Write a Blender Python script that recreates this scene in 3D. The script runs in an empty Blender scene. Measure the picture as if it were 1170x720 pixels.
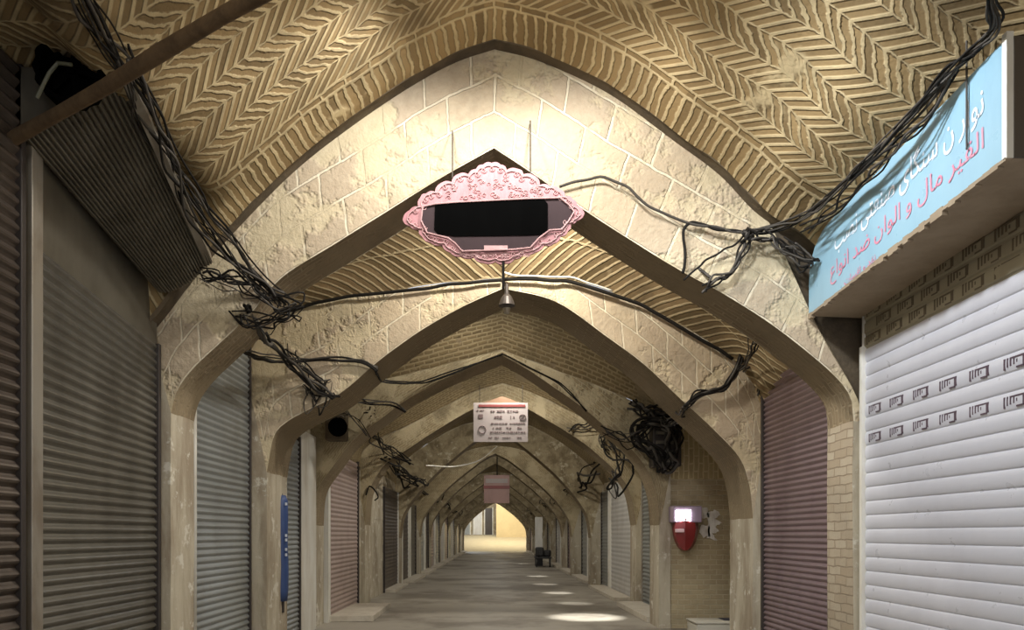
import bpy, bmesh, math, random
from mathutils import Vector, noise
C = bpy.context.scene.collection
S = bpy.context.scene
random.seed(7)
F, VX, HY, ZC = 850.0, 566.0, 611.0, 1.6      # focal length in px, vanishing point, camera height

# ------------------------------------------------------------------ camera
cam = bpy.data.cameras.new('camera'); camo = bpy.data.objects.new('camera', cam); C.objects.link(camo)
camo.location = (0, 0, ZC); camo.rotation_euler = (math.pi/2, 0, 0)
cam.sensor_width = 36; cam.lens = F/1170*36
cam.shift_x = (585-VX)/1170; cam.shift_y = (HY-360)/1170
cam.clip_start = .05; cam.clip_end = 300
S.camera = camo
# ------------------------------------------------------------------ world, exposure
w = bpy.data.worlds.new('world'); S.world = w; w.use_nodes = True
w.node_tree.nodes['Background'].inputs[0].default_value = (.86, .90, 1.0, 1)
w.node_tree.nodes['Background'].inputs[1].default_value = 1.0
S.view_settings.view_transform = 'Standard'; S.view_settings.look = 'None'
S.view_settings.gamma = 1; S.view_settings.use_curve_mapping = False
S.view_settings.exposure = 0.0

WARM = (1.0, .92, .78); NEUT = (1.0, .98, .94); COOL = (.90, .95, 1.0)
def lamp(name, loc, power, col=WARM, kind='POINT', target=None, size=.12, cone=150, blend=.6):
    l = bpy.data.lights.new(name, kind); o = bpy.data.objects.new(name, l); C.objects.link(o)
    o.location = loc; l.energy = power; l.color = col
    if kind in ('POINT', 'SPOT'): l.shadow_soft_size = size
    if kind == 'SPOT':
        l.spot_size = math.radians(cone); l.spot_blend = blend
    if kind == 'AREA': l.size = size
    if target is not None:
        o.rotation_euler = (Vector(target)-Vector(loc)).to_track_quat('-Z', 'Y').to_euler()
    return o
# flood lamps under the near vault, plus unseen fill lamps added around them
lamp('flood_and_fill_lamp', (.50, 5.35, ZC+3.86), 190, NEUT, 'SPOT', (.8, 6.9, ZC+.8), .12, 160, .5)
lamp('flood_and_fill_lamp', (-.55, 5.35, ZC+3.86), 150, NEUT, 'SPOT', (-1.0, 6.9, ZC+.8), .12, 160, .5)
lamp('flood_and_fill_lamp', (.7, 4.3, ZC+3.72), 420, COOL, 'SPOT', (3.3, 5.9, .9), .14, 110, .6)  # unseen cool fill added to brighten the white shutter
lamp('bay_and_fill_lamp', (0, 4.2, ZC+3.3), 42, WARM, 'POINT', size=.25)  # unseen fill added to the near bay
lamp('bay_and_fill_lamp', (0.2, 1.2, ZC+2.9), 60, WARM, 'POINT', size=.3)  # fill added overhead, out of view
lamp('bay_and_fill_lamp', (0.0, -2.2, ZC+2.6), 150, NEUT, 'POINT', size=.4)  # fill added behind the camera

# ------------------------------------------------------------------ helpers
def P(x, y, d): return Vector(((x-VX)/F*d, d, ZC+(HY-y)/F*d))
def tag(o, label=None, cat=None, group=None, kind=None):
    if label: o['label'] = label
    if cat: o['category'] = cat
    if group: o['group'] = group
    if kind: o['kind'] = kind
    return o
def mesh_obj(name, verts, faces, mat, parent=None, uvs=None, smooth=False, mats=None, midx=None):
    me = bpy.data.meshes.new(name); me.from_pydata([tuple(v) for v in verts], [], faces)
    if mats:
        for m in mats: me.materials.append(m)
    else: me.materials.append(mat)
    if midx:
        for p, i in zip(me.polygons, midx): p.material_index = i
    if uvs is not None:
        ul = me.uv_layers.new(name='UVMap')
        for p in me.polygons:
            for li in p.loop_indices: ul.data[li].uv = uvs[me.loops[li].vertex_index]
    if smooth:
        for p in me.polygons: p.use_smooth = True
    me.update()
    o = bpy.data.objects.new(name, me); C.objects.link(o)
    if parent: o.parent = parent; o.matrix_parent_inverse = parent.matrix_basis.inverted()
    return o
def empty(name, loc, label, cat, group=None):
    o = bpy.data.objects.new(name, None); C.objects.link(o); o.location = loc; o.empty_display_size = .1
    return tag(o, label, cat, group)
class MB:
    """collects shapes, then builds ONE mesh object"""
    def __init__(s): s.v = []; s.f = []; s.m = []
    def add(s, v, f, mi=0):
        b = len(s.v); s.v += [Vector(a) for a in v]; s.f += [tuple(b+i for i in q) for q in f]; s.m += [mi]*len(f); return s
    def box(s, a, b, mi=0, bev=0):
        x0, y0, z0 = [min(p, q) for p, q in zip(a, b)]; x1, y1, z1 = [max(p, q) for p, q in zip(a, b)]
        if bev:
            bm = bmesh.new(); bmesh.ops.create_cube(bm, size=1)
            for v in bm.verts: v.co = Vector((x0+(v.co.x+.5)*(x1-x0), y0+(v.co.y+.5)*(y1-y0), z0+(v.co.z+.5)*(z1-z0)))
            bmesh.ops.bevel(bm, geom=bm.edges[:], offset=bev, segments=2, affect='EDGES', profile=.5)
            bm.verts.index_update()
            s.add([v.co.copy() for v in bm.verts], [[v.index for v in f.verts] for f in bm.faces], mi); bm.free(); return s
        v = [(x0,y0,z0),(x1,y0,z0),(x1,y1,z0),(x0,y1,z0),(x0,y0,z1),(x1,y0,z1),(x1,y1,z1),(x0,y1,z1)]
        return s.add(v, [(0,3,2,1),(4,5,6,7),(0,1,5,4),(1,2,6,5),(2,3,7,6),(3,0,4,7)], mi)
    def hexa(s, v, mi=0):
        return s.add(v, [(0,3,2,1),(4,5,6,7),(0,1,5,4),(1,2,6,5),(2,3,7,6),(3,0,4,7)], mi)
    def tube(s, pts, r, n=8, mi=0, cap=True):
        pts = [Vector(p) for p in pts]; rings = []
        for i, p in enumerate(pts):
            t = (pts[min(i+1, len(pts)-1)]-pts[max(i-1, 0)]).normalized()
            a = t.orthogonal().normalized() if i == 0 else (a - t*a.dot(t)).normalized()
            b = t.cross(a); rr = r[i] if isinstance(r, (list, tuple)) else r
            rings.append([p+(a*math.cos(2*math.pi*k/n)+b*math.sin(2*math.pi*k/n))*rr for k in range(n)])
        v = [q for g in rings for q in g]; f = []
        for i in range(len(pts)-1):
            for k in range(n): f.append((i*n+k, i*n+(k+1) % n, (i+1)*n+(k+1) % n, (i+1)*n+k))
        if cap: f.append(tuple(range(n-1, -1, -1))); f.append(tuple((len(pts)-1)*n+k for k in range(n)))
        return s.add(v, f, mi)
    def prism(s, poly, axis_vec, mi=0):
        """poly: list of 3D points (planar), extruded by axis_vec"""
        n = len(poly); a = [Vector(p) for p in poly]; b = [p+Vector(axis_vec) for p in a]
        return s.add(a+b, [tuple(range(n-1, -1, -1)), tuple(range(n, 2*n))]+[(i, (i+1) % n, n+(i+1) % n, n+i) for i in range(n)], mi)
    def build(s, name, mat, parent=None, mats=None, smooth=False):
        return mesh_obj(name, s.v, s.f, mat, parent, None, smooth, mats, s.m if mats else None)

# ------------------------------------------------------------------ materials
class N:
    def __init__(s, name):
        s.m = bpy.data.materials.new(name); s.m.use_nodes = True; s.t = s.m.node_tree; s.b = s.t.nodes['Principled BSDF']
    def n(s, typ, **k):
        q = s.t.nodes.new(typ)
        for a, v in k.items(): setattr(q, a, v)
        return q
    def l(s, a, b): s.t.links.new(a, b)
    def math(s, op, a, b=None, c=None):
        q = s.n('ShaderNodeMath', operation=op)
        for i, v in enumerate((a, b, c)):
            if v is None: continue
            if isinstance(v, (int, float)): q.inputs[i].default_value = v
            else: s.l(v, q.inputs[i])
        return q.outputs[0]
    def uv(s):
        q = s.n('ShaderNodeTexCoord'); x = s.n('ShaderNodeSeparateXYZ'); s.l(q.outputs['UV'], x.inputs[0]); return q.outputs['UV'], x.outputs[0], x.outputs[1]
    def noise(s, scale, detail=4, rough=.6, vec=None, dist=0):
        q = s.n('ShaderNodeTexNoise'); q.inputs['Scale'].default_value = scale; q.inputs['Detail'].default_value = detail
        q.inputs['Roughness'].default_value = rough; q.inputs['Distortion'].default_value = dist
        if vec is None:
            vec = s.n('ShaderNodeNewGeometry').outputs['Position']
        s.l(vec, q.inputs['Vector']); return q.outputs['Fac']
    def ramp(s, fac, stops):
        q = s.n('ShaderNodeValToRGB'); e = q.color_ramp.elements
        while len(e) < len(stops): e.new(.5)
        for i, (p, c) in enumerate(stops):
            e[i].position = p; e[i].color = (c[0], c[1], c[2], 1) if isinstance(c, tuple) else (c, c, c, 1)
        s.l(fac, q.inputs[0]); return q.outputs[0]
    def mix(s, fac, a, b, mode='MIX'):
        q = s.n('ShaderNodeMix', data_type='RGBA', blend_type=mode)
        for inp, v in ((q.inputs[0], fac), (q.inputs[6], a), (q.inputs[7], b)):
            if isinstance(v, (int, float)): inp.default_value = v
            elif isinstance(v, tuple): inp.default_value = (*v, 1)
            else: s.l(v, inp)
        return q.outputs[2]
    def bump(s, h, dist=.01, strength=1.0, prev=None):
        q = s.n('ShaderNodeBump'); q.inputs['Strength'].default_value = strength; q.inputs['Distance'].default_value = dist
        s.l(h, q.inputs['Height'])
        if prev is not None: s.l(prev, q.inputs['Normal'])
        return q.outputs[0]
    def fin(s, col, rough=.85, nrm=None, metal=0, spec=.3):
        if isinstance(col, tuple): s.b.inputs['Base Color'].default_value = (*col, 1)
        else: s.l(col, s.b.inputs['Base Color'])
        if isinstance(rough, (int, float)): s.b.inputs['Roughness'].default_value = rough
        else: s.l(rough, s.b.inputs['Roughness'])
        s.b.inputs['Metallic'].default_value = metal; s.b.inputs['Specular IOR Level'].default_value = spec
        if nrm is not None: s.l(nrm, s.b.inputs['Normal'])
        return s.m
def smooth_step(s, x, a, b):
    q = s.n('ShaderNodeMapRange', interpolation_type='SMOOTHSTEP'); s.l(x, q.inputs[0])
    q.inputs[1].default_value = a; q.inputs[2].default_value = b; return q.outputs[0]
def cell(s, t):   # white noise by cell index
    q = s.n('ShaderNodeTexWhiteNoise', noise_dimensions='2D'); c = s.n('ShaderNodeCombineXYZ')
    s.l(t[0], c.inputs[0]); s.l(t[1], c.inputs[1]); s.l(c.outputs[0], q.inputs[0]); return q.outputs[0]

def m_vault(name='vault_brick', col_lo=(.155,.105,.044), col_hi=(.33,.23,.105), mortar=(.54,.43,.245)):
    s = N(name); uv, u0, v0 = s.uv()
    wob = s.noise(2.2, 2); wob2 = s.math('MULTIPLY', s.math('SUBTRACT', wob, .5), .10)
    wf = s.math('MULTIPLY', s.math('SUBTRACT', s.noise(16, 2), .5), .030)
    u = s.math('ADD', s.math('ADD', u0, wob2), wf); v = s.math('ADD', s.math('ADD', v0, wob2), wf)
    # chevrons: bands of slanted bricks, each band leaning the other way
    R, W = .215, .098
    vr = s.math('DIVIDE', s.math('SUBTRACT', v, .52), R); row = s.math('FLOOR', vr); fr = s.math('FRACT', vr)
    par = s.math('MODULO', s.math('ABSOLUTE', row), 2.0); sg = s.math('SUBTRACT', s.math('MULTIPLY', par, 2.0), 1.0)
    t = s.math('DIVIDE', s.math('ADD', u, s.math('MULTIPLY', s.math('MULTIPLY', s.math('SUBTRACT', fr, .5), sg), .20)), W)
    ft = s.math('FRACT', t); e1 = s.math('MULTIPLY', s.math('ABSOLUTE', s.math('SUBTRACT', ft, .5)), 2)   # 0 centre..1 joint
    e2 = s.math('MULTIPLY', s.math('ABSOLUTE', s.math('SUBTRACT', fr, .5)), 2)
    bri = s.math('MULTIPLY', s.math('SUBTRACT', 1.0, smooth_step(s, e1, .46, .78)), s.math('SUBTRACT', 1.0, smooth_step(s, e2, .86, .98)))
    id1 = cell(s, (s.math('FLOOR', t), row))
    # ring of bricks on end beside the arch, then one running course
    t2 = s.math('DIVIDE', u, .088); f2 = s.math('MULTIPLY', s.math('ABSOLUTE', s.math('SUBTRACT', s.math('FRACT', t2), .5)), 2)
    b2 = s.math('MULTIPLY', s.math('SUBTRACT', 1.0, smooth_step(s, f2, .5, .8)), s.math('SUBTRACT', 1.0, smooth_step(s, v, .39, .42)))
    id2 = cell(s, (s.math('FLOOR', t2), s.math('ADD', 3.3, 0)))
    t3 = s.math('DIVIDE', u, .23); f3 = s.math('MULTIPLY', s.math('ABSOLUTE', s.math('SUBTRACT', s.math('FRACT', t3), .5)), 2)
    b3 = s.math('MULTIPLY', s.math('SUBTRACT', 1.0, smooth_step(s, f3, .86, .95)), s.math('MULTIPLY', smooth_step(s, v, .435, .45), s.math('SUBTRACT', 1.0, smooth_step(s, v, .49, .505))))
    edge = s.math('GREATER_THAN', v, .515)
    low = s.math('MAXIMUM', b2, b3)
    mask = s.math('ADD', s.math('MULTIPLY', bri, edge), s.math('MULTIPLY', low, s.math('SUBTRACT', 1.0, edge)))
    idm = s.math('ADD', s.math('MULTIPLY', id1, edge), s.math('MULTIPLY', id2, s.math('SUBTRACT', 1.0, edge)))
    worn = s.noise(1.3, 4, .6); m2 = s.math('MULTIPLY', mask, smooth_step(s, worn, .27, .38))
    bc = s.mix(s.math('POWER', idm, 1.0), col_lo, col_hi)
    bc = s.mix(s.math('MULTIPLY', s.noise(24, 3), .4), bc, (.30,.21,.11))
    mc = s.mix(smooth_step(s, s.noise(3.0, 4), .4, .7), mortar, tuple(c*.72 for c in mortar))
    col = s.mix(m2, mc, bc)
    grime = smooth_step(s, s.noise(.55, 5, .62), .50, .72)
    col = s.mix(s.math('MULTIPLY', grime, .7), col, (.085,.062,.032))
    h = s.math('ADD', s.math('MULTIPLY', m2, -1.0), s.math('MULTIPLY', s.noise(30, 3), .35))
    # recessed mortar reads proud here: bricks sit back, joints stand out
    return s.fin(col, .9, s.bump(h, .016, .9))
def m_bricks(name, a, b, mortar, bw=.22, bh=.065, ms=.011, swap=False, bump=.008, grime=.4, scale_noise=.7, mixplaster=0.0, plaster=(.5,.43,.3)):
    s = N(name); uv, u, v = s.uv(); cx = s.n('ShaderNodeCombineXYZ')
    wf = s.math('MULTIPLY', s.math('SUBTRACT', s.noise(7, 3), .5), .035)
    uu, vv = s.math('ADD', u, wf), s.math('ADD', v, wf)
    if swap: uu, vv = vv, uu
    s.l(uu, cx.inputs[0]); s.l(vv, cx.inputs[1])
    t = s.n('ShaderNodeTexBrick'); s.l(cx.outputs[0], t.inputs['Vector']); t.inputs['Scale'].default_value = 1
    t.inputs['Brick Width'].default_value = bw; t.inputs['Row Height'].default_value = bh
    t.inputs['Mortar Size'].default_value = ms; t.inputs['Mortar Smooth'].default_value = .35
    t.inputs['Color1'].default_value = (*a, 1); t.inputs['Color2'].default_value = (*b, 1); t.inputs['Mortar'].default_value = (*mortar, 1)
    col = t.outputs['Color']; hb = s.math('SUBTRACT', 1.0, t.outputs['Fac'])
    if mixplaster:
        pm = smooth_step(s, s.noise(scale_noise*1.6, 5, .65), .62-mixplaster*.35, .68-mixplaster*.3)
        col = s.mix(pm, col, s.mix(s.noise(4, 4), plaster, tuple(c*.75 for c in plaster))); hb = s.math('MULTIPLY', hb, s.math('SUBTRACT', 1.0, s.math('MULTIPLY', pm, .8)))
    g = smooth_step(s, s.noise(scale_noise, 6, .65), .45, .7)
    col = s.mix(s.math('MULTIPLY', g, grime), col, tuple(c*.35 for c in a))
    col = s.mix(s.math('MULTIPLY', s.noise(14, 4), .35), col, tuple(min(1, c*1.15) for c in mortar))
    h = s.math('ADD', s.math('MULTIPLY', hb, .8), s.math('MULTIPLY', s.noise(22, 4), .5))
    return s.fin(col, .92, s.bump(h, bump, .9))
def m_plaster(name, base, dark, light=None, scale=1.1, amt=.7, bump=.012, rough=.9, drip=False):
    s = N(name); pos = None
    if drip:
        g = s.n('ShaderNodeNewGeometry'); mp = s.n('ShaderNodeMapping'); mp.inputs['Scale'].default_value = (1, 1, .22); s.l(g.outputs['Position'], mp.inputs[0]); pos = mp.outputs[0]
    n1 = s.noise(scale*2, 7, .68, pos, .3); n2 = s.noise(scale*9, 5, .6)
    col = s.mix(s.math('MULTIPLY', smooth_step(s, n1, .36, .66), amt), base, dark)
    if light: col = s.mix(smooth_step(s, s.noise(scale*3.1, 6, .7), .56, .64), col, light)
    col = s.mix(s.math('MULTIPLY', n2, .35), col, tuple(c*.7 for c in base))
    h = s.math('ADD', n1, s.math('MULTIPLY', n2, .5))
    return s.fin(col, rough, s.bump(h, bump, .8))
def m_paint(name, col, dark=None, rough=.5, metal=0, scale=3, amt=.5, spec=.5, bump=.002):
    s = N(name); dark = dark or tuple(c*.6 for c in col)
    g = s.n('ShaderNodeNewGeometry'); mp = s.n('ShaderNodeMapping'); mp.inputs['Scale'].default_value = (1, 1, .35); s.l(g.outputs['Position'], mp.inputs[0])
    n1 = s.noise(scale, 6, .65, mp.outputs[0]); c = s.mix(s.math('MULTIPLY', smooth_step(s, n1, .4, .7), amt), col, dark)
    r = s.math('ADD', rough-.08, s.math('MULTIPLY', s.noise(6, 4), .16))
    return s.fin(c, r, s.bump(s.noise(9, 3), bump, .5), metal, spec)
def m_emit(name, col, st):
    s = N(name); s.b.inputs['Base Color'].default_value = (*col, 1); s.b.inputs['Emission Color'].default_value = (*col, 1); s.b.inputs['Emission Strength'].default_value = st; return s.m

def m_strokes(name='vault_diagonal_brick', lo=(.13,.09,.042), hi=(.27,.19,.10), mortar=(.50,.40,.24)):
    s = N(name); uv, u0, v0 = s.uv(); wf = s.math('MULTIPLY', s.math('SUBTRACT', s.noise(5, 3), .5), .06)
    v = s.math('ADD', v0, wf); u = s.math('ADD', s.math('ABSOLUTE', u0), wf)
    rw = s.math('DIVIDE', v, .30); row = s.math('FLOOR', rw); f2 = s.math('MULTIPLY', s.math('ABSOLUTE', s.math('SUBTRACT', s.math('FRACT', rw), .5)), 2)
    t = s.math('DIVIDE', s.math('SUBTRACT', u, s.math('MULTIPLY', v, 1.7)), .125); ft = s.math('MULTIPLY', s.math('ABSOLUTE', s.math('SUBTRACT', s.math('FRACT', t), .5)), 2)
    m = s.math('MULTIPLY', s.math('SUBTRACT', 1.0, smooth_step(s, ft, .55, .85)), s.math('SUBTRACT', 1.0, smooth_step(s, f2, .9, .98)))
    m = s.math('MULTIPLY', m, smooth_step(s, s.noise(1.1, 4), .30, .42))
    bc = s.mix(cell(s, (s.math('FLOOR', t), row)), lo, hi); col = s.mix(m, s.mix(s.noise(4, 4), mortar, tuple(c*.7 for c in mortar)), bc)
    col = s.mix(s.math('MULTIPLY', smooth_step(s, s.noise(.8, 5), .48, .68), .6), col, (.09,.065,.035))
    return s.fin(col, .92, s.bump(s.math('ADD', s.math('MULTIPLY', m, -1.0), s.math('MULTIPLY', s.noise(25, 3), .4)), .02, .9))
MV = m_vault(); MV2 = m_strokes()
M_face = m_bricks('arch_stone_blocks', (.47,.37,.25), (.36,.28,.20), (.72,.64,.48), .46, .34, .016, bump=.03, grime=.55, scale_noise=.85, mixplaster=.40, plaster=(.60,.50,.32))
MV3 = m_bricks('vault_coursed_brick', (.22,.16,.08), (.14,.10,.05), (.33,.26,.15), .17, .062, .016, bump=.02, grime=.7, scale_noise=.9, mixplaster=.1, plaster=(.27,.21,.13))
M_face3 = m_bricks('arch_rough_brick', (.38,.30,.175), (.26,.20,.11), (.52,.44,.29), .20, .075, .012, bump=.03, grime=.85, scale_noise=1.0, mixplaster=.4, plaster=(.58,.49,.32))
M_face2 = m_plaster('arch_plaster', (.46,.385,.25), (.17,.13,.075), (.60,.54,.40), 1.3, .95, .02)
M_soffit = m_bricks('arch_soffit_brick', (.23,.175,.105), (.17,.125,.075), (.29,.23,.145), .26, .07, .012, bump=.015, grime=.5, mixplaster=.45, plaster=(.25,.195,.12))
M_pier = m_plaster('pier_plaster', (.54,.49,.38), (.24,.18,.12), (.68,.65,.56), 1.3, .85, .014, drip=True)
M_pierbrick = m_bricks('pier_brick', (.48,.42,.32), (.38,.31,.22), (.30,.24,.17), .24, .085, .008, swap=True, bump=.012, grime=.3)
M_wallL = m_plaster('wall_plaster_left', (.42,.36,.26), (.19,.14,.09), (.55,.49,.38), .9, .8, .02, drip=True)
M_wallR = m_plaster('wall_plaster_right', (.46,.39,.28), (.24,.18,.11), (.60,.53,.40), .9, .7, .02, drip=True)
M_brickwall = m_bricks('passage_brick', (.45,.37,.23), (.36,.28,.17), (.54,.47,.32), .22, .085, .010, bump=.012, grime=.5, mixplaster=.15)
M_vertbrick = m_bricks('lunette_brick', (.42,.33,.17), (.33,.25,.12), (.60,.50,.30), .26, .085, .016, swap=True, bump=.02, grime=.35)
M_darkplaster = m_plaster('dark_plaster_and_shade', (.13,.10,.065), (.05,.04,.03), None, 2, .7, .02)  # dark tone; on the groove and the sign-side return it is painted shade
M_olive = m_paint('shutter_olive_grey', (.17,.16,.135), (.085,.075,.06), .34, .5, 2.2, .6)
M_brown = m_paint('shutter_dark_brown', (.09,.07,.055), (.04,.03,.024), .45, .3, 2.2, .7)
M_grey = m_paint('shutter_blue_grey', (.33,.35,.35), (.19,.19,.175), .34, .45, 2.2, .5)
M_purple = m_paint('shutter_mauve_brown', (.27,.20,.21), (.14,.09,.10), .33, .45, 2.2, .5)
M_pink = m_paint('shutter_dusty_pink', (.40,.31,.28), (.28,.2,.17), .5, .1, 2.2, .5)
M_white = m_paint('shutter_white', (.58,.59,.65), (.48,.48,.53), .30, .1, 1.4, .4, .6)
M_pale = m_paint('shutter_pale', (.55,.54,.52), (.40,.36,.32), .5, .1, 2, .5)
M_rail = m_paint('rail_metal', (.34,.31,.26), (.16,.12,.08), .45, .5, 4, .6)
M_raildark = m_paint('rail_dark', (.06,.05,.045), None, .5, .4)
M_railpale = m_paint('rail_pale', (.74,.73,.67), (.5,.45,.35), .5, .1, 4, .5)
M_housing = m_paint('housing_metal', (.15,.135,.105), (.08,.07,.05), .4, .4, 3, .6)
M_cable = m_paint('cable_rubber', (.014,.012,.010), None, .8, spec=.2)
M_cableg = m_paint('cable_grey', (.055,.047,.038), None, .7)
M_beam = m_plaster('weathered_wood', (.16,.105,.055), (.07,.045,.025), None, 4, .7, .004)
M_black = m_paint('matt_black', (.002,.002,.002), (.001,.001,.001), .95, spec=.02)
M_signblue = m_paint('sign_pale_blue', (.27,.46,.58), (.22,.38,.50), .30, 0, 2.5, .6, .6)
M_signund = m_plaster('sign_board_edge', (.34,.27,.19), (.24,.18,.12), None, 2, .6, .003)
M_signdark = m_paint('sign_metal_dark', (.08,.065,.05), None, .6)
M_txtw = m_paint('lettering_white', (.86,.88,.95), (.55,.70,.82), .4, 0, 9, .7)
M_txtr = m_paint('lettering_red', (.70,.22,.32), (.52,.40,.50), .4, 0, 9, .6)
M_pinkframe = m_paint('pink_scrollwork', (.46,.21,.23), (.30,.13,.14), .5, 0, 14, .8)
M_pinklight = m_paint('pink_scroll_relief', (.56,.34,.34), (.36,.2,.2), .5, 0, 14, .6)
M_maroon = m_paint('dark_panel', (.045,.027,.03), None, .7, spec=.2)
M_signwhite = m_paint('notice_white', (.40,.35,.345), (.32,.28,.265), .5)
M_ink = m_paint('notice_ink', (.16,.11,.11), None, .6)
M_red = m_paint('red_enamel', (.30,.035,.035), (.16,.02,.02), .35)
M_redsign = m_paint('red_sign', (.24,.05,.05), (.14,.04,.04), .5)
M_pinksign = m_paint('faded_pink_sign', (.40,.24,.22), None, .5)
M_blue = m_paint('blue_tarpaulin', (.035,.07,.20), (.02,.035,.10), .5, 0, 6)
M_dot = m_paint('pale_dot', (.6,.65,.75), None, .5)
M_slab = m_plaster('threshold_stone', (.62,.57,.48), (.42,.36,.28), None, 3, .6, .006, .6)
M_paper = m_paint('torn_paper', (.80,.77,.72), (.55,.5,.45), .8, 0, 14, .9)
M_screen = m_emit('lit_screen', (1, .95, 1), 14)
M_cart = m_paint('cart_dark', (.03,.03,.032), None, .5)
M_boxwhite = m_paint('white_box', (.62,.6,.52), (.45,.42,.34), .5)

def m_floor():
    s = N('street_floor')
    n1 = s.noise(.35, 7, .65); n2 = s.noise(3.5, 6, .7)
    col = s.mix(smooth_step(s, n1, .44, .60), (.34,.31,.26), (.13,.108,.082))
    col = s.mix(s.math('MULTIPLY', n2, .5), col, (.38,.35,.30))
    g = s.n('ShaderNodeNewGeometry'); sp = s.n('ShaderNodeSeparateXYZ'); s.l(g.outputs['Position'], sp.inputs[0])
    j = s.math('MULTIPLY', s.math('ABSOLUTE', s.math('SUBTRACT', s.math('FRACT', s.math('DIVIDE', sp.outputs[1], 2.4)), .5)), 2)
    col = s.mix(s.math('MULTIPLY', s.math('GREATER_THAN', j, .985), .5), col, (.06,.05,.04))
    ro = s.math('ADD', .34, s.math('MULTIPLY', n1, .4))
    return s.fin(col, ro, s.bump(s.math('ADD', n2, s.math('MULTIPLY', s.noise(40, 3), .3)), .006, .6), 0, .5)
M_floor = m_floor()
M_plaza = m_plaster('plaza_paving', (.62,.52,.33), (.5,.4,.24), None, .8, .5, .01)
M_yellow = m_plaster('plaza_yellow_wall', (.70,.55,.30), (.60,.46,.25), None, .5, .5, .01)

# ------------------------------------------------------------------ curves
def catmull(pts, n):
    p = [Vector(a) for a in pts]; p = [p[0]*2-p[1]]+p+[p[-1]*2-p[-2]]; out = []
    seg = len(p)-3; L = [(p[i+2]-p[i+1]).length for i in range(seg)]; T = sum(L)
    for k in range(n+1):
        q = T*k/n; i = 0
        while i < seg-1 and q > L[i]: q -= L[i]; i += 1
        t = min(1, q/max(L[i], 1e-9)); a, b, c, d = p[i:i+4]
        out.append(.5*((2*b)+(c-a)*t+(2*a-5*b+4*c-d)*t*t+(3*b-a-3*c+d)*t*t*t))
    return out
def W2(px, d): return [((x-VX)/F*d, (HY-y)/F*d) for x, y in px]

XL, XR = -3.1, 3.35
# d_front, thickness, inner left/right pixels (apex first), outer left/right pixels
ARCH = [
 dict(d=6.77, t=.52,
  il=[(565,170),(500,206),(440,244),(385,278),(323,317),(285,360),(250,393),(220,422),(202,447),(195,472)],
  ir=[(565,170),(620,206),(680,248),(730,280),(780,310),(830,338),(885,374),(943,419),(970,450),(975,480)],
  ol=[(565,55),(520,68),(470,96),(390,150),(330,198),(270,258),(232,305),(205,340),(177,375)],
  orr=[(565,55),(620,70),(700,108),(780,166),(830,205),(870,248),(905,310),(935,375),(975,445),(987,480)]),
 dict(d=9.3, t=.9,
  il=[(576,329),(530,350),(485,375),(452,397),(427,416),(387,451),(350,470),(327,483),(313,499),(305,540)],
  ir=[(576,329),(637,346),(695,386),(737,417),(778,456),(815,490),(845,524),(856,557),(860,593)],
  ol=[(576,318),(500,325),(435,335),(375,344),(325,360),(300,380),(283,410)],
  orr=[(576,318),(657,322),(730,347),(800,385),(838,412),(860,440),(872,470)]),
 dict(d=12.67, t=.75,
  il=[(574,406),(530,424),(490,443),(463,458),(441,475),(403,504),(380,533),(362,562),(358,600)],
  ir=[(574,406),(598,419),(625,437),(667,467),(695,490),(715,506),(737,533),(749,564),(753,600)],
  ol=[(574,400),(530,411),(480,424),(430,436),(390,450),(370,465),(358,490)],
  orr=[(574,400),(625,419),(680,440),(730,462),(755,480),(765,505),(766,540)]),
 dict(d=16.9, t=.75,
  il=[(574,454),(541,467),(505,488),(463,515),(445,526),(432,541),(420,566),(417,600)],
  ir=[(574,454),(603,467),(648,494),(678,515),(709,545),(721,566),(727,600)],
  ol=[(574,438),(541,448),(505,466),(463,488),(435,500),(415,515),(410,540)],
  orr=[(574,438),(603,447),(648,468),(690,492),(718,515),(730,530),(735,550)]),
]
A = []
for a in ARCH:
    d = a['d']; A.append(dict(d=d, t=a['t'], il=W2(a['il'], d), ir=W2(a['ir'], d), ol=W2(a['ol'], d), orr=W2(a['orr'], d)))
gen = [(0,1),(.17,.91),(.42,.72),(.62,.55),(.80,.36),(.92,.20),(.975,.08),(1,-.1)]
for i, (d, ap, hs) in enumerate([(23.4,3.32,3.0),(28.6,3.12,2.95),(34,3.25,3.0),(40.5,3.1,2.95),(47.5,3.2,3.0),(55,3.1,2.9),(62.5,3.2,2.95),(70,3.0,2.9)]):
    jl, jr = -hs+random.uniform(-.08,.08), hs+random.uniform(-.02,.2)
    A.append(dict(d=d, t=.7, il=[(jl*x, .2+(ap-.2)*y) for x, y in gen], ir=[(jr*x, .2+(ap-.2)*y) for x, y in gen],
        ol=[(0,ap+.32),(jl*.35,ap+.12),(jl*.7,ap-.45),(jl,ap-1.2),(-3.12,ap-1.7)], orr=[(0,ap+.32),(jr*.35,ap+.12),(jr*.7,ap-.45),(jr,ap-1.2),(3.36,ap-1.7)]))
    A[-1]['il'] = [(-abs(x), y) for x, y in A[-1]['il']]; A[-1]['ol'] = [(-abs(x), y) for x, y in A[-1]['ol']]

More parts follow.
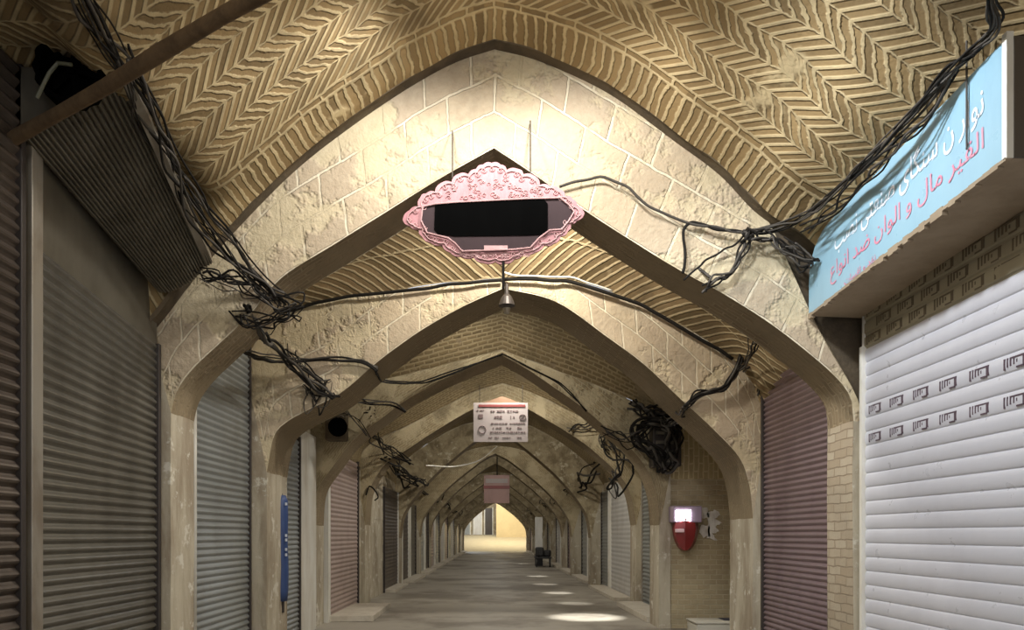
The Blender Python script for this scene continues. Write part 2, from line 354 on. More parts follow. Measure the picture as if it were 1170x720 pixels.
for k in ('ol', 'orr'): A[0][k] = [(x, z+(.13 if i < 5 else .08 if i == 5 else 0)) for i, (x, z) in enumerate(A[0][k])]
NS = 46
def wob(v, a=.02, f=1.3):
    n = noise.noise_vector(Vector((v[0]*f, v[1]*f, v[2]*f))); return Vector((v[0]+n.x*a, v[1]+n.y*a*.6, v[2]+n.z*a))
def arch(idx, a):
    d, t = a['d'], a['t']; verts, faces, uvs, mi = [], [], [], []
    for side, (ik, ok) in enumerate((('il', 'ol'), ('ir', 'orr'))):
        I = catmull([(x, 0, z) for x, z in a[ik]], NS); O = catmull([(x, 0, z) for x, z in a[ok]], NS)
        xw = XL-.05 if side == 0 else XR+.06
        if (idx > 0 or side == 0) and not (idx == 2 and side == 1): O[-1].x = xw
        elif idx == 2: xw = O[-1].x
        nd = 8
        I += [Vector((I[-1].x, 0, I[-1].z+(-ZC-.02-I[-1].z)*k/nd)) for k in range(1, nd+1)]
        oz = O[-1].z; O += [Vector((xw, 0, oz+(-ZC-.02-oz)*k/nd)) for k in range(1, nd+1)]
        R = 9; base = len(verts); u = 0; n = len(I)
        for k in range(n):
            if k: u += ((I[k]-I[k-1]).length+(O[k]-O[k-1]).length)/2 if k <= NS else (I[k]-I[k-1]).length
            L = (O[k]-I[k]).length
            for r in range(R):
                p = I[k].lerp(O[k], r/(R-1)); q = wob((p.x, d, ZC+p.z), .018 if r else .012)
                verts.append(q); uvs.append((u+idx*3.7, L*r/(R-1)))
        for k in range(n-1):
            for r in range(R-1):
                q = (base+k*R+r, base+(k+1)*R+r, base+(k+1)*R+r+1, base+k*R+r+1)
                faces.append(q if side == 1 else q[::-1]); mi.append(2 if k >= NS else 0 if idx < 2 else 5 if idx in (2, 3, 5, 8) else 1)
        # soffit and rear face
        b2 = len(verts); u = 0; D = 6
        for k in range(n):
            if k: u += (I[k]-I[k-1]).length
            for j in range(D):
                p = I[k]; q = wob((p.x, d, ZC+p.z), .012)
                rr = .006 if 0 < j < D-1 else 0
                q = Vector((q.x + random.uniform(-rr, rr), d+t*j/(D-1)+(q.y-d if j == 0 else 0), q.z+random.uniform(-rr, rr)))
                verts.append(q); uvs.append((u, t*j/(D-1)+idx))
        for k in range(n-1):
            for j in range(D-1):
                q = (b2+k*D+j, b2+k*D+j+1, b2+(k+1)*D+j+1, b2+(k+1)*D+j)
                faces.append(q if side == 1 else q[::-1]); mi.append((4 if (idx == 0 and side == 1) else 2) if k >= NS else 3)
        b3 = len(verts)
        for k in range(n):
            for p in (I[k], O[k]): verts.append(Vector((p.x, d+t, ZC+p.z))); uvs.append((p.x, p.z))
        for k in range(n-1):
            q = (b3+2*k, b3+2*k+1, b3+2*k+3, b3+2*k+2); faces.append(q if side == 1 else q[::-1]); mi.append(1)
        # top edge, closing the slab
        b4 = len(verts)
        for k in range(n):
            for yy in (d, d+t): verts.append(Vector((O[k].x, yy, ZC+O[k].z))); uvs.append((0, 0))
        for k in range(n-1):
            faces.append((b4+2*k, b4+2*k+2, b4+2*k+3, b4+2*k+1)); mi.append(1)
    o = mesh_obj('trim_%d' % (idx+1), verts, faces, None, None, uvs, True, [M_face, M_face2, M_pier, M_soffit, M_pierbrick, M_face3], mi)
    nm = ['first', 'second', 'third', 'fourth', 'fifth', 'sixth', 'seventh', 'eighth', 'ninth', 'tenth', 'eleventh', 'twelfth'][idx]
    return tag(o, '%s pointed stone and plaster arch across the covered lane, counted from the front' % nm, 'arch', None, 'structure')
for i, a in enumerate(A): arch(i, a)

def web(name, secs, bulge, label, n=60, m=None, mat=None):
    """secs: list of (y, left pts, right pts) from near to far; lofted brick vault"""
    rows = []
    for y, L, R in secs:
        l = catmull([(x, 0, z) for x, z in L], n); r = catmull([(x, 0, z) for x, z in R], n)
        rows.append((y, [Vector(p) for p in reversed(l)]+[Vector(p) for p in r[1:]]))
    verts, uvs, faces = [], [], []; y0, y1 = rows[0][0], rows[-1][0]; M = m or max(8, int((y1-y0)/.22)); W = 2*n+1
    for j in range(M+1):
        y = y0+(y1-y0)*j/M; k = 0
        while k < len(rows)-2 and y > rows[k+1][0]: k += 1
        ya, ra = rows[k]; yb, rb = rows[k+1]; s = max(0, min(1, (y-ya)/(yb-ya))); S_ = (y-y0)/(y1-y0)
        b = bulge*4*S_*(1-S_); u = 0; row = []
        for i in range(W):
            p = ra[i].lerp(rb[i], s); c = 1-abs(i-n)/n; p = Vector((p.x, y, ZC+p.z+b*min(1, c*1.6)))
            row.append(p)
        acc = [0]
        for i in range(1, W): acc.append(acc[-1]+(row[i]-row[i-1]).length)
        for i in range(W):
            p = wob(row[i], .03, 1.1) if 0 < j < M else wob(row[i], .012, 3); p = Vector((p.x, y, p.z))
            verts.append(p); uvs.append((acc[i]-acc[n], y1-y))
    for j in range(M):
        for i in range(W-1): faces.append((j*W+i, (j+1)*W+i, (j+1)*W+i+1, j*W+i+1))
    o = mesh_obj(name, verts, faces, mat or MV, None, uvs, True)
    return tag(o, label, 'vault', None, 'structure')
def ext(L, R, z=1.2):
    return L+[(-3.35, L[-1][1]-.35), (-3.6, L[-1][1]-.8)], R+[(3.6, R[-1][1]-.35), (3.8, R[-1][1]-.8)]
# nearest bay: web ends just before the first arch, leaving a groove with painted shade
g = A[0]
gl = W2([(565,46),(520,61),(470,88),(390,142),(330,190),(268,252)], 6.60)+[(-2.70,2.35),(-3.0,1.95),(-3.3,1.6)]
gr = W2([(565,46),(620,61),(700,99),(780,157),(830,195),(872,238)], 6.60)+[(2.80,2.60),(3.2,2.25),(3.6,1.9)]
def widen(Ls, k, dz): return [(x*(1+(k-1)*min(1, abs(x)/2.4)), z+dz*min(1, abs(x)/2.4)) for x, z in Ls]
glf = gl[:5]+[(-2.34,2.86),(-2.65,2.98),(-3.0,3.0),(-3.4,3.0)]
web('ceiling', [(-4.5, glf, widen(gr,1.10,.3)), (3.6, glf, widen(gr,1.10,.32)), (6.42, glf, widen(gl,1.03,.07) if 0 else widen(gr,1.01,.04)), (6.60, gl, gr)], .0,
    'herringbone brick vault over the lane in front of the first arch', n=90, m=80)
# ledge above the groove coloured dark to stand in for its shade
ARCHN = ['first', 'second', 'third', 'fourth', 'fifth', 'sixth', 'seventh', 'eighth', 'ninth', 'tenth', 'eleventh', 'twelfth']
groove = []
for i in range(len(A)-1):
    a, b = A[i], A[i+1]
    La, Ra = (gl, gr) if i == 0 else ext([(x, z+.03) for x, z in a['ol']], [(x, z+.03) for x, z in a['orr']])
    if i == 0: La, Ra = [(x, z-.05) for x, z in gl], [(x, z-.05) for x, z in gr]
    Lb, Rb = ext(b['ol'], b['orr'])
    if i == 1:
        Ra = [p for p in a['orr'] if p[1] > 1.95]+[(3.3,2.05),(4.7,2.15)]; Rb = [p for p in b['orr'] if p[1] > 1.9]+[(3.0,1.95),(3.6,2.05),(4.7,2.15)]
    web('ceiling', [(a['d']+a['t']-.05, La, Ra), (b['d']-.01, Lb, Rb)], .62 if i else .5,
        'brick vault between the %s and %s arches' % (ARCHN[i], ARCHN[i+1]), n=60, mat=MV2 if i == 0 else MV3)
# groove lining behind the end of the nearest web, shade put into its colour
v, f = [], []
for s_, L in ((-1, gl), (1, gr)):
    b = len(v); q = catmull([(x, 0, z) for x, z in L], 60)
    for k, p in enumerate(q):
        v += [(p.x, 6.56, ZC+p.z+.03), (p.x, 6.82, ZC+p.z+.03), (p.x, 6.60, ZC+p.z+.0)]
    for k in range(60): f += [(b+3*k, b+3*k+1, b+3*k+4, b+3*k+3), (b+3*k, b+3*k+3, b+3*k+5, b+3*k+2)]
tag(mesh_obj('ceiling', v, f, M_darkplaster), 'recessed groove with painted shade between herringbone vault and first arch', 'groove', None, 'structure')

# ------------------------------------------------------------------ floor and walls
def grid_wall(name, p0, du, dv, nu, nv, mat, label, amp=.012, cat='wall'):
    p0, du, dv = Vector(p0), Vector(du), Vector(dv); v, uv, f = [], [], []
    nrm = du.cross(dv).normalized()
    for j in range(nv+1):
        for i in range(nu+1):
            p = p0+du*(i/nu)+dv*(j/nv); p += nrm*noise.noise(p*1.7)*amp; v.append(p); uv.append((du.length*i/nu, dv.length*j/nv))
    for j in range(nv):
        for i in range(nu): q = j*(nu+1)+i; f.append((q, q+1, q+nu+2, q+nu+1))
    return tag(mesh_obj(name, v, f, mat, None, uv, True), label, cat, None, 'structure')
grid_wall('floor', (-4.2, -4.6, 0), (9.0, 0, 0), (0, 76.0, 0), 30, 160, M_floor, 'worn grey-brown paved lane running under the arches', .012, 'floor')
grid_wall('wall_left', (XL-.04, -4.6, -.05), (0, 75.5, 0), (0, 0, 4.8), 200, 16, M_wallL, 'stained plaster wall along the left row of shops', .02)
grid_wall('wall_right', (XR+.05, 10.2, -.05), (0, -14.8, 0), (0, 0, 4.3), 60, 16, M_wallR, 'stained plaster wall along the near right shops', .02)
grid_wall('wall_right', (XR+.05, 71, -.05), (0, -57.6, 0), (0, 0, 4.3), 160, 16, M_wallR, 'stained plaster wall along the far right shops', .02)
# return wall beside the foot of the sign, its shade painted as dark plaster
tag(MB().prism([P(x,y,6.84) for x,y in ((840,170),(1010,170),(995,500),(978,470),(974,446),(935,378))], (0,.05,0)).build('wall_right', M_darkplaster), 'plaster return with painted shade beside the blue sign box', 'wall', None, 'structure')
# side passage on the right between the second and third arches
grid_wall('wall_right', (2.9, 12.72, -.02), (1.7, 0, 0), (0, 0, 2.62), 12, 16, M_brickwall, 'low brick wall facing down the lane behind the red wall unit', .008)
grid_wall('wall_right', (2.7, 12.70, 2.55), (1.9, 0, 0), (0, 0, 2.0), 16, 12, M_vertbrick, 'brick lunette of upright bricks over the side recess', .03)
grid_wall('wall_right', (4.55, 10.1, -.02), (0, 2.8, 0), (0, 0, 4.3), 12, 12, M_brickwall, 'side wall of the brick recess', .015)
grid_wall('wall_right', (4.6, 10.15, -.02), (-1.3, 0, 0), (0, 0, 4.3), 8, 12, M_brickwall, 'return wall of the brick recess behind the second arch', .015)
grid_wall('ceiling', (3.2, 10.1, 4.2), (1.5, 0, 0), (0, 2.7, 0), 8, 8, M_vertbrick, 'brick ceiling of the side recess', .02, 'ceiling')
# masonry infill left of arch 3 etc comes from the arch slabs; far plaza
mb = MB()
mb.add([(-9, 70.5, .0), (9, 70.5, .0), (9, 84, 1.55), (-9, 84, 1.55)], [(0, 1, 2, 3)])
tag(mb.build('floor', M_plaza), 'sunlit paving rising beyond the end of the lane', 'floor', None, 'structure')
grid_wall('wall_back', (.1, 82.0, 1.2), (8, 0, 0), (0, 0, 8), 10, 10, M_yellow, 'ochre wall lit by daylight beyond the last arch', .03)
grid_wall('wall_back', (-9, 84.2, 1.4), (9.3, 0, 0), (0, 0, 6.5), 10, 10, M_wallL, 'shaded wall of closed shops beyond the last arch', .03)
mb = MB().add([(-9,70.6,6.3),(-9,84.5,6.3),(-1,84.5,6.3),(-1,70.6,6.3),(9,70.6,9.3),(9,84.5,9.3),(-1,84.5,9.3),(-1,70.6,9.3)], [(0,1,2,3),(7,6,5,4),(3,2,6,7)])
tag(mb.build('ceiling', M_darkplaster), 'roof over the crossing beyond the last arch', 'ceiling', None, 'structure')
mb = MB().box((3.4,70.7,0),(9,71,9.4)); tag(mb.build('wall_right', M_wallR), 'wall beside the end of the lane, right', 'wall', None, 'structure')
mb = MB().box((-3.2,70.7,0),(-9,71,7)); tag(mb.build('wall_left', M_wallL), 'wall beside the end of the lane, left', 'wall', None, 'structure')
for i,(x,c) in enumerate(((-3.3,M_grey),(-2.0,M_pale),(-.75,M_raildark))):
    e = empty('roller_shutter', (x, 84.1, 1.6), ['grey closed shutter at the far crossing, furthest left','pale closed shutter in the middle of the far crossing','dark closed shutter at the far crossing beside the ochre wall'][i], 'shutter', None)
    MB().box((x-.42,84.0,1.6),(x+.42,84.1,4.6)).build('curtain', c, e)
    MB().box((x-.50,83.95,1.6),(x-.42,84.12,4.7)).build('guide_rail', M_railpale, e)
    MB().box((x+.42,83.95,1.6),(x+.5,84.12,4.7)).build('guide_rail', M_railpale, e)
lamp('plaza_daylight', (1.5, 75, 7.5), 900, (1.0,.93,.74), 'AREA', (1.5, 79, 1), 5)
lamp('crossing_lamp', (-2.6, 79, 5.8), 420, (.85,.93,1.0), 'POINT', size=.3)

# lamps for the other bays, hung high and out of sight behind each arch, each with an added fill
for i in range(len(A)-1):
    a, b = A[i], A[i+1]; y0 = a['d']+a['t']; L = b['d']-y0
    ap = a['il'][0][1]; y = y0+min(.9, L*.4); h = ap*y/y0+.08
    pw = [350, 100, 260, 260, 190, 170, 170, 170, 170, 180, 180][i]
    sx = [.35, -.35, .3, .2, .3, .3, .2, .2, .2, .2, .2][i]
    lamp('bay_and_fill_lamp', (sx, y, ZC+h), pw*.85, WARM, 'SPOT', (sx, y+1.3, ZC-.4), .12, 170, .5)
    lamp('bay_and_fill_lamp', (sx, y, ZC+h-.02), pw*.16, COOL, 'POINT', size=.15)  # unseen cool fill added to the bay
# narrow shafts of light that leave pools on the right side of the lane
for y, x, pw in ((14.4,1.75,60),(17.3,1.85,14),(20.4,1.7,26),(24,1.6,22),(28.6,1.6,22),(34.5,1.75,30),(41,1.5,60)):
    lamp('roof_light', (x-.1, y-.4, ZC+2.2), pw*34, (1,.98,.92), 'SPOT', (x, y, 0), .05, 25 if y < 15 else 15, .8)

# ------------------------------------------------------------------ roller shutters
def side_word(s): return 'left' if s < 0 else 'right'
def curtain(s, X, y0, y1, z0, z1, pitch, depth, fan=0.0, prof='rib', nper=6):
    """corrugated sheet in the plane x=X facing the lane; fan lets the near end rise"""
    n = int(round((z1-z0)/pitch)); V, Fc = [], []
    ny = 6
    for k in range(n*nper+1):
        z = z0+k*pitch/nper; ph = (k % nper)/nper
        if prof == 'rib': dx = depth*(.05+.95*math.sin(math.pi*ph)**1.7)*1.25
        elif prof == 'convex': dx = depth*(math.sin(math.pi*ph)**.5 if ph > 0 else 0)
        else: dx = depth*(1 if .14 < ph < .9 else .15)
        for j in range(ny+1):
            y = y0+(y1-y0)*j/ny; zf = z + fan*max(0, (z-ZC)/2.0)**1.5*(1-j/ny)
            V.append((X-s*dx + .004*noise.noise(Vector((z*3, y*2, X))), y, zf))
    for k in range(n*nper):
        for j in range(ny):
            q = k*(ny+1)+j; f = (q, q+1, q+ny+2, q+ny+1); Fc.append(f if s > 0 else f[::-1])
    return V, Fc
def shutter(s, y0, y1, z1, mat, label, X=None, pitch=.074, depth=.02, rails=(.05, .05), rmat=(None, None), fan=0.0, prof='rib', group=None, nper=6, bar=True):
    X = X if X is not None else (XL+.03 if s < 0 else XR-.02)
    e = empty('roller_shutter', (X, (y0+y1)/2, 0), label, 'shutter', group)
    V, Fc = curtain(s, X, y0+rails[0]*.6, y1-rails[1]*.6, .03, z1, pitch, depth, fan, prof, nper)
    c = mesh_obj('curtain', V, Fc, mat, e)
    if bar: MB().box((X+s*.03, y0+rails[0], -.012), (X-s*.035, y1-rails[1], .075), bev=.006).build('bottom_bar', M_rail, e)
    for k, (ya, yb) in enumerate(((y0, y0+rails[0]), (y1-rails[1], y1))):
        zt = z1+(.02 if not fan or k else 1.4)
        MB().box((X+s*.07, ya, -.02), (X-s*.045, yb, zt), bev=.006).build('guide_rail', rmat[k] or M_rail, e)
    return e, c
# left, nearest first
shutter(-1, 1.2, 4.80, 4.6, M_brown, 'dark brown ribbed roller shutter at the left edge of the photo', pitch=.085, depth=.028, rmat=(None, M_raildark), rails=(.05,.05))
e1, c1 = shutter(-1, 4.86, 6.74, 3.30, M_olive, 'large olive-grey roller shutter under the ribbed metal housing', pitch=.0716, depth=.022, fan=.27, rails=(.12,.05), rmat=(M_rail, M_raildark))
X = XL+.03
MB().hexa([(X-.05,4.95,3.5),(X+.012,4.95,3.5),(X+.012,6.72,3.28),(X-.05,6.72,3.28),(X-.05,4.95,4.6),(X+.012,4.95,4.6),(X+.012,6.72,4.0),(X-.05,6.72,4.0)]).build('top_panel', M_housing, e1)
shutter(-1, 7.30, 9.24, 3.95, M_grey, 'grey-green roller shutter between the first and second arches, left row', pitch=.074, depth=.02, rails=(.10,.03), rmat=(M_railpale, M_raildark))
shutter(-1, 10.2, 11.6, 3.1, M_grey, 'narrow grey roller shutter behind the blue roll, left row', pitch=.074, depth=.02, rmat=(M_rail, M_raildark))
shutter(-1, 13.5, 16.55, 3.2, M_pink, 'dusty pink roller shutter above the pale stone step, left row', pitch=.09, depth=.014, rails=(.16,.06), rmat=(M_railpale, M_raildark))
# right
ew, cw = shutter(1, 3.0, 6.72, 3.27, M_white, 'wide white slatted shutter under the blue sign box', pitch=.1245, depth=.017, prof='convex', rails=(.05,.05), rmat=(M_railpale, M_railpale), nper=12)
shutter(1, 7.32, 9.22, 4.0, M_purple, 'mauve-brown roller shutter between the first and second arches, right row', pitch=.064, depth=.02, rmat=(M_rail, M_raildark))
shutter(1, 13.6, 16.75, 3.1, M_grey, 'blue-grey roller shutter just past the brick recess, right row', pitch=.09, depth=.02, rmat=(M_railpale, M_rail))
shutter(1, 17.9, 21.4, 3.0, M_pale, 'pale smooth roller shutter past the fourth arch, right row', pitch=.12, depth=.008, rmat=(M_railpale, M_railpale))
shutter(1, 21.7, 23.2, 2.9, M_grey, 'narrow grey roller shutter before the fifth arch, right row', pitch=.1, depth=.012, rmat=(M_railpale, M_raildark))
shutter(-1, 20.4, 23.3, 2.9, M_brown, 'dark brown roller shutter before the fifth arch, left row', pitch=.1, depth=.012, rmat=(M_raildark, M_railpale))
# printed upper slats of the white shutter, sign-box shadow put into their colour
M_upper = m_paint('shutter_upper_slats_shaded', (.30,.27,.19), (.22,.19,.13), .45, .1, 2, .5)
M_print = m_paint('printed_mark_dark', (.09,.06,.08), None, .5)
def mark(m, X, y, z, w, h, mi=1):
    """II-and-D shaped printed mark, the D outermost (towards the camera)"""
    t = .004; e = .0012
    def b(ya, yb, za, zb): m.box((X-e, y-ya*w, z+za*h), (X+t, y-yb*w, z+zb*h), mi)
    b(.0,.07,.1,.95); b(.14,.20,.25,.95); b(.27,.34,.3,.95); b(.34,.82,.82,.95); b(.42,.48,.35,.82); b(.55,.60,.45,.7)
    b(.82,.95,.15,.95); b(.55,.86,.05,.17)
Xs = XR-.02-.017
def slat_z(k): return .06+k*.1245
m = MB()
for r, z in enumerate((2.650, 2.401)):
    for k in range(8):
        mark(m, Xs, 6.60-k*.35, z+.01, .215, .085, 0)
def join_marks(o, m, mat):
    me = o.data; me.materials.append(mat); bm = bmesh.new(); bm.from_mesh(me); vs = [bm.verts.new(v) for v in m.v]
    for f_ in m.f:
        q = bm.faces.new([vs[i] for i in f_]); q.material_index = 1
    bm.to_mesh(me); bm.free()
join_marks(cw, m, M_print)
m = MB()   # upper part, a separate ribbed panel
z0 = 3.262
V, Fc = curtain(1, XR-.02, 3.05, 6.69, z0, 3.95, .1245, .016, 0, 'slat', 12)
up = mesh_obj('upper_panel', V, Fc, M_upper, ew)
m = MB()
for r in range(5):
    for k in range(12):
        mark(m, Xs, 6.64-k*.34-(r % 2)*.17, z0+.02+r*.125, .25, .095, 0)
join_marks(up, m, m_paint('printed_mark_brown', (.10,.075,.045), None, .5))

# generated far shops
ordn = {4: ('fifth', 'sixth'), 5: ('sixth', 'seventh'), 6: ('seventh', 'eighth'), 7: ('eighth', 'ninth'), 8: ('ninth', 'tenth'), 9: ('tenth', 'eleventh'), 10: ('eleventh', 'last')}
cols = [(M_grey, 'grey'), (M_pale, 'pale'), (M_brown, 'dark brown'), (M_purple, 'mauve-brown'), (M_olive, 'olive-grey')]
for i in range(4, 11):
    a, b = A[i], A[i+1]; y0 = a['d']+a['t']+.1; y1 = b['d']-.1; mid = (y0+y1)/2+random.uniform(-.4,.4)
    for s in (-1, 1):
        for k, (p, q) in enumerate(((y0, mid-.2), (mid+.2, y1))):
            mt, nm = cols[(i*3+k*2+(s > 0)) % 5]
            shutter(s, p, q, 2.75+random.uniform(-.1,.25), mt, '%s roller shutter, %s of two on %s wall, %s to %s arch' % (nm, ('nearer', 'farther')[k], side_word(s), *ordn[i]),
                pitch=.15, depth=.012, rmat=(M_railpale, M_raildark if k else M_railpale), rails=(.18, .12), nper=4)

# plaster pilasters between shop fronts (lit cream strips)
def pilaster(s, y0, y1, z1, mat, label, dx=.06, z0=0):
    X = XL+.0 if s < 0 else XR
    m = MB(); n = 14; bx = random.random()*9
    for k in range(n):
        a, b = z0+(z1-z0)*k/n, z0+(z1-z0)*(k+1)/n
        o1 = .008*noise.noise(Vector((bx, k, 0))); m.box((X+s*.09, y0+o1, a), (X-s*(dx+o1), y1-o1, b+.001))
    return tag(m.build('trim_%d' % (20+pilaster.n), mat), label, 'pilaster', None, 'structure')
pilaster.n = 0
def pil(*a, **k): pilaster.n += 1; return pilaster(*a, **k)
pil(-1, 11.66, 12.62, 3.25, m_plaster('lime_white', (.70,.69,.64), (.45,.38,.28), None, 1.2, .6, .006, drip=True), 'whitewashed pilaster in front of the third arch, left row')
pil(-1, 16.6, 16.95, 3.1, M_pier, 'cream pilaster beside the pink shutter, left row', .04)
pil(-1, 17.7, 20.3, 3.1, M_pier, 'wide cream plaster panel past the fourth arch, left row', .03)
pil(1, 16.78, 16.95, 3.1, M_pier, 'thin pilaster at the fourth arch, right row', .04)
pil(1, 9.22, 9.32, 3.6, M_pier, 'narrow cream strip beside the mauve shutter', .02)

# ------------------------------------------------------------------ ribbed housing above the big left shutter
e = empty('shutter_housing', P(130, 200, 5.5), 'long ribbed metal shutter housing sloping along the left wall', 'shutter housing')
n0 = [P(20,150,4.75), P(55,142,4.75), P(100,118,4.75), P(135,92,4.75), P(152,92,4.75)]
n1 = [P(180,333,6.5), P(192,332,6.5), P(215,322,6.5), P(232,306,6.5), P(241,299,6.5)]
m = MB(); ribs = 22; prof0, prof1 = catmull(n0, ribs*4), catmull(n1, ribs*4); V = []
for k in range(ribs*4+1):
    off = .022*(math.sin(math.pi*(k % 4)/4)**.7 if k % 4 else 0)
    nrm = Vector((.72, 0, -.69))
    for pr in (prof0, prof1): V.append(pr[k]+nrm*off)
Fc = [(2*k, 2*k+1, 2*k+3, 2*k+2) for k in range(ribs*4)]
m.add(V, Fc)
# closing top and ends
b0, b1 = prof0[-1], prof1[-1]
m.add([prof0[-1], prof1[-1], Vector((XL-.02, 6.5, b1.z+.05)), Vector((XL-.02, 4.75, b0.z+.1))], [(0,1,2,3)])
m.add(prof0[::4]+[Vector((XL-.02, 4.75, b0.z+.1))], [tuple(range(len(prof0[::4])+1))])
m.add(prof1[::4]+[Vector((XL-.02, 6.5, b1.z+.05))], [tuple(range(len(prof1[::4])+1))])
m.build('ribbed_cover', M_housing, e)
MB().hexa([P(128,84,4.7),P(136,84,4.7),P(221,299,6.5),P(215,300,6.5),P(128,78,4.7),P(136,78,4.7),P(221,294,6.5),P(215,295,6.5)]).build('bright_strip', M_rail, e)
fl = MB().hexa([P(142,98,4.66),P(153,96,4.66),P(243,300,6.5),P(236,304,6.5),P(142,90,4.66),P(152,88,4.66),P(241,290,6.5),P(236,293,6.5)]).build('edge_flange', M_rail, e)

# round black fan opening beside it
cpt = P(77, 74, 4.55); e = empty('ventilation_fan', cpt, 'round black ventilation fan opening high on the left wall', 'fan')
m = MB(); n = 48; rim = []
R0 = 40/F*4.55
def ringpts(rr, y, sc=0): return [Vector((cpt.x+(rr+sc*(.5+.5*math.cos(k*math.pi*2*14/n*1)))*math.cos(2*math.pi*k/n), y, cpt.z+(rr*1.05+sc*(.5+.5*math.cos(k*math.pi*2*14/n)))*math.sin(2*math.pi*k/n))) for k in range(n)]
rr = [ringpts(R0-.012, 4.55, .018), ringpts(R0-.012, 4.66, .018), ringpts(R0-.035, 4.66), ringpts(R0-.035, 4.56)]
V = [p for g_ in rr for p in g_]; Fc = []
for j in range(4):
    for k in range(n): a_, b_ = j*n, ((j+1) % 4)*n; Fc.append((a_+k, a_+(k+1) % n, b_+(k+1) % n, b_+k))
m.add(V, Fc); m.add(ringpts(R0-.02, 4.65), [tuple(range(n))]); m.build('housing', M_black, e)
m = MB()
for k in range(5):
    a_ = k*2*math.pi/5; dx, dz = math.cos(a_), math.sin(a_)
    p = [Vector((cpt.x+dx*r+(-dz)*q, 4.60+tw*.5, cpt.z+dz*r+dx*q)) for r, q, tw in ((.03,-.02,0),(.15,-.05,.03),(.16,.05,-.03),(.03,.02,0))]
    m.prism(p, (0, .006, 0))
m.build('blades', M_black, e)
MB().tube([(cpt.x,4.57,cpt.z),(cpt.x,4.64,cpt.z)], .035, 14).build('hub', M_black, e)
MB().tube([P(42,112,4.54), P(56,84,4.53), P(66,72,4.53), P(82,74,4.53)], .012, 8).build('bracket', m_paint('olive_bracket', (.14,.14,.09)), e)

# diagonal timber
m = MB(); a_, b_ = P(30,151,4.62), P(318,-18,3.43); dv = (b_-a_).normalized(); a2 = a_-dv*.6
L = (3.25-a_.x)/dv.x; m.tube([a2+dv*((L+.6)*k/16)+Vector((0,0,.008*math.sin(k*1.7))) for k in range(17)], [.040+.003*math.sin(k*2.1) for k in range(17)], 12)
tag(m.build('tie_beam', M_beam, None, smooth=True), 'round weathered timber spanning diagonally under the near vault', 'beam')

# ------------------------------------------------------------------ blue sign box
def sx(y): return 2.84
e = empty('sign_box', (3.0, 5.4, ZC+1.9), 'long pale blue sign box with white and red lettering above the white shutter', 'sign')
yA, yB = 4.13, 6.74; zb0, zb1 = ZC+2.09, ZC+1.98; zt0, zt1 = ZC+2.76, ZC+2.66
# face panel with a rounded far upper corner
poly = [(yA, zb0), (yB, zb1), (yB, zb1+.30)]
for k in range(7):
    a_ = k/6*math.pi/2; poly.append((yB-.40+.40*math.cos(a_), zb1+.30+(zt1-zb1-.30)*math.sin(a_)))
poly.append((yA, zt0))
m = MB().prism([Vector((2.84, y, z)) for y, z in poly], (.02, 0, 0)); m.build('face_panel', M_signblue, e)
m = MB(); m.hexa([(2.865,yA,zb0+.0),(3.36,yA,zb0-.03),(3.36,yB,zb1-.02),(2.865,yB,zb1),(2.865,yA,zb0+.02),(3.36,yA,zb0+.0),(3.36,yB,zb1+.02),(2.865,yB,zb1+.02)]); m.build('underside', M_signund, e)
m = MB(); m.hexa([(2.87,yA,zb0),(3.36,yA,zb0),(3.36,yA+.02,zt0),(2.87,yA+.02,zt0),(2.87,yA-.015,zb0),(3.36,yA-.015,zb0),(3.36,yA-.015,zt0),(2.87,yA-.015,zt0)]); m.build('end_panel', M_signdark, e)
m = MB(); m.box((2.87,yB-.02,zb1),(3.36,yB+.01,zt1-.15)); m.build('end_panel', M_signdark, e)
m = MB()   # ragged peeling lower edge
for k in range(40):
    y = yA+(yB-yA)*k/40; h = .012+.022*abs(noise.noise(Vector((k*.37,1,2))))*2; z = zb0+(zb1-zb0)*k/40
    m.box((2.832, y, z-h), (2.87, y+(yB-yA)/40+.001, z+h*.5))
m.build('lower_edge', M_signund, e)
m = MB().box((2.832, yA-.01, zb0), (2.872, yA+.03, zt0+.03)); m.build('edge_post', M_railpale, e)
m = MB().tube([(2.825, 4.46, zt0+.25), (2.826, 4.46, zt0-.45)], .006, 8); m.build('hanging_rod', M_cableg, e)

SH = {'ا':(0xFE8D,0xFE8E),'ب':(0xFE8F,0xFE90,0xFE91,0xFE92),'ت':(0xFE95,0xFE96,0xFE97,0xFE98),'د':(0xFEA9,0xFEAA),'ر':(0xFEAD,0xFEAE),'ز':(0xFEAF,0xFEB0),
 'س':(0xFEB1,0xFEB2,0xFEB3,0xFEB4),'ش':(0xFEB5,0xFEB6,0xFEB7,0xFEB8),'ص':(0xFEB9,0xFEBA,0xFEBB,0xFEBC),'ض':(0xFEBD,0xFEBE,0xFEBF,0xFEC0),'ع':(0xFEC9,0xFECA,0xFECB,0xFECC),'ف':(0xFED1,0xFED2,0xFED3,0xFED4),'ق':(0xFED5,0xFED6,0xFED7,0xFED8),
 'ل':(0xFEDD,0xFEDE,0xFEDF,0xFEE0),'م':(0xFEE1,0xFEE2,0xFEE3,0xFEE4),'ن':(0xFEE5,0xFEE6,0xFEE7,0xFEE8),'و':(0xFEED,0xFEEE),'ه':(0xFEE9,0xFEEA,0xFEEB,0xFEEC),'ی':(0xFBFC,0xFBFD,0xFBFE,0xFBFF),'گ':(0xFB92,0xFB93,0xFB94,0xFB95),'ک':(0xFB8E,0xFB8F,0xFB90,0xFB91)}
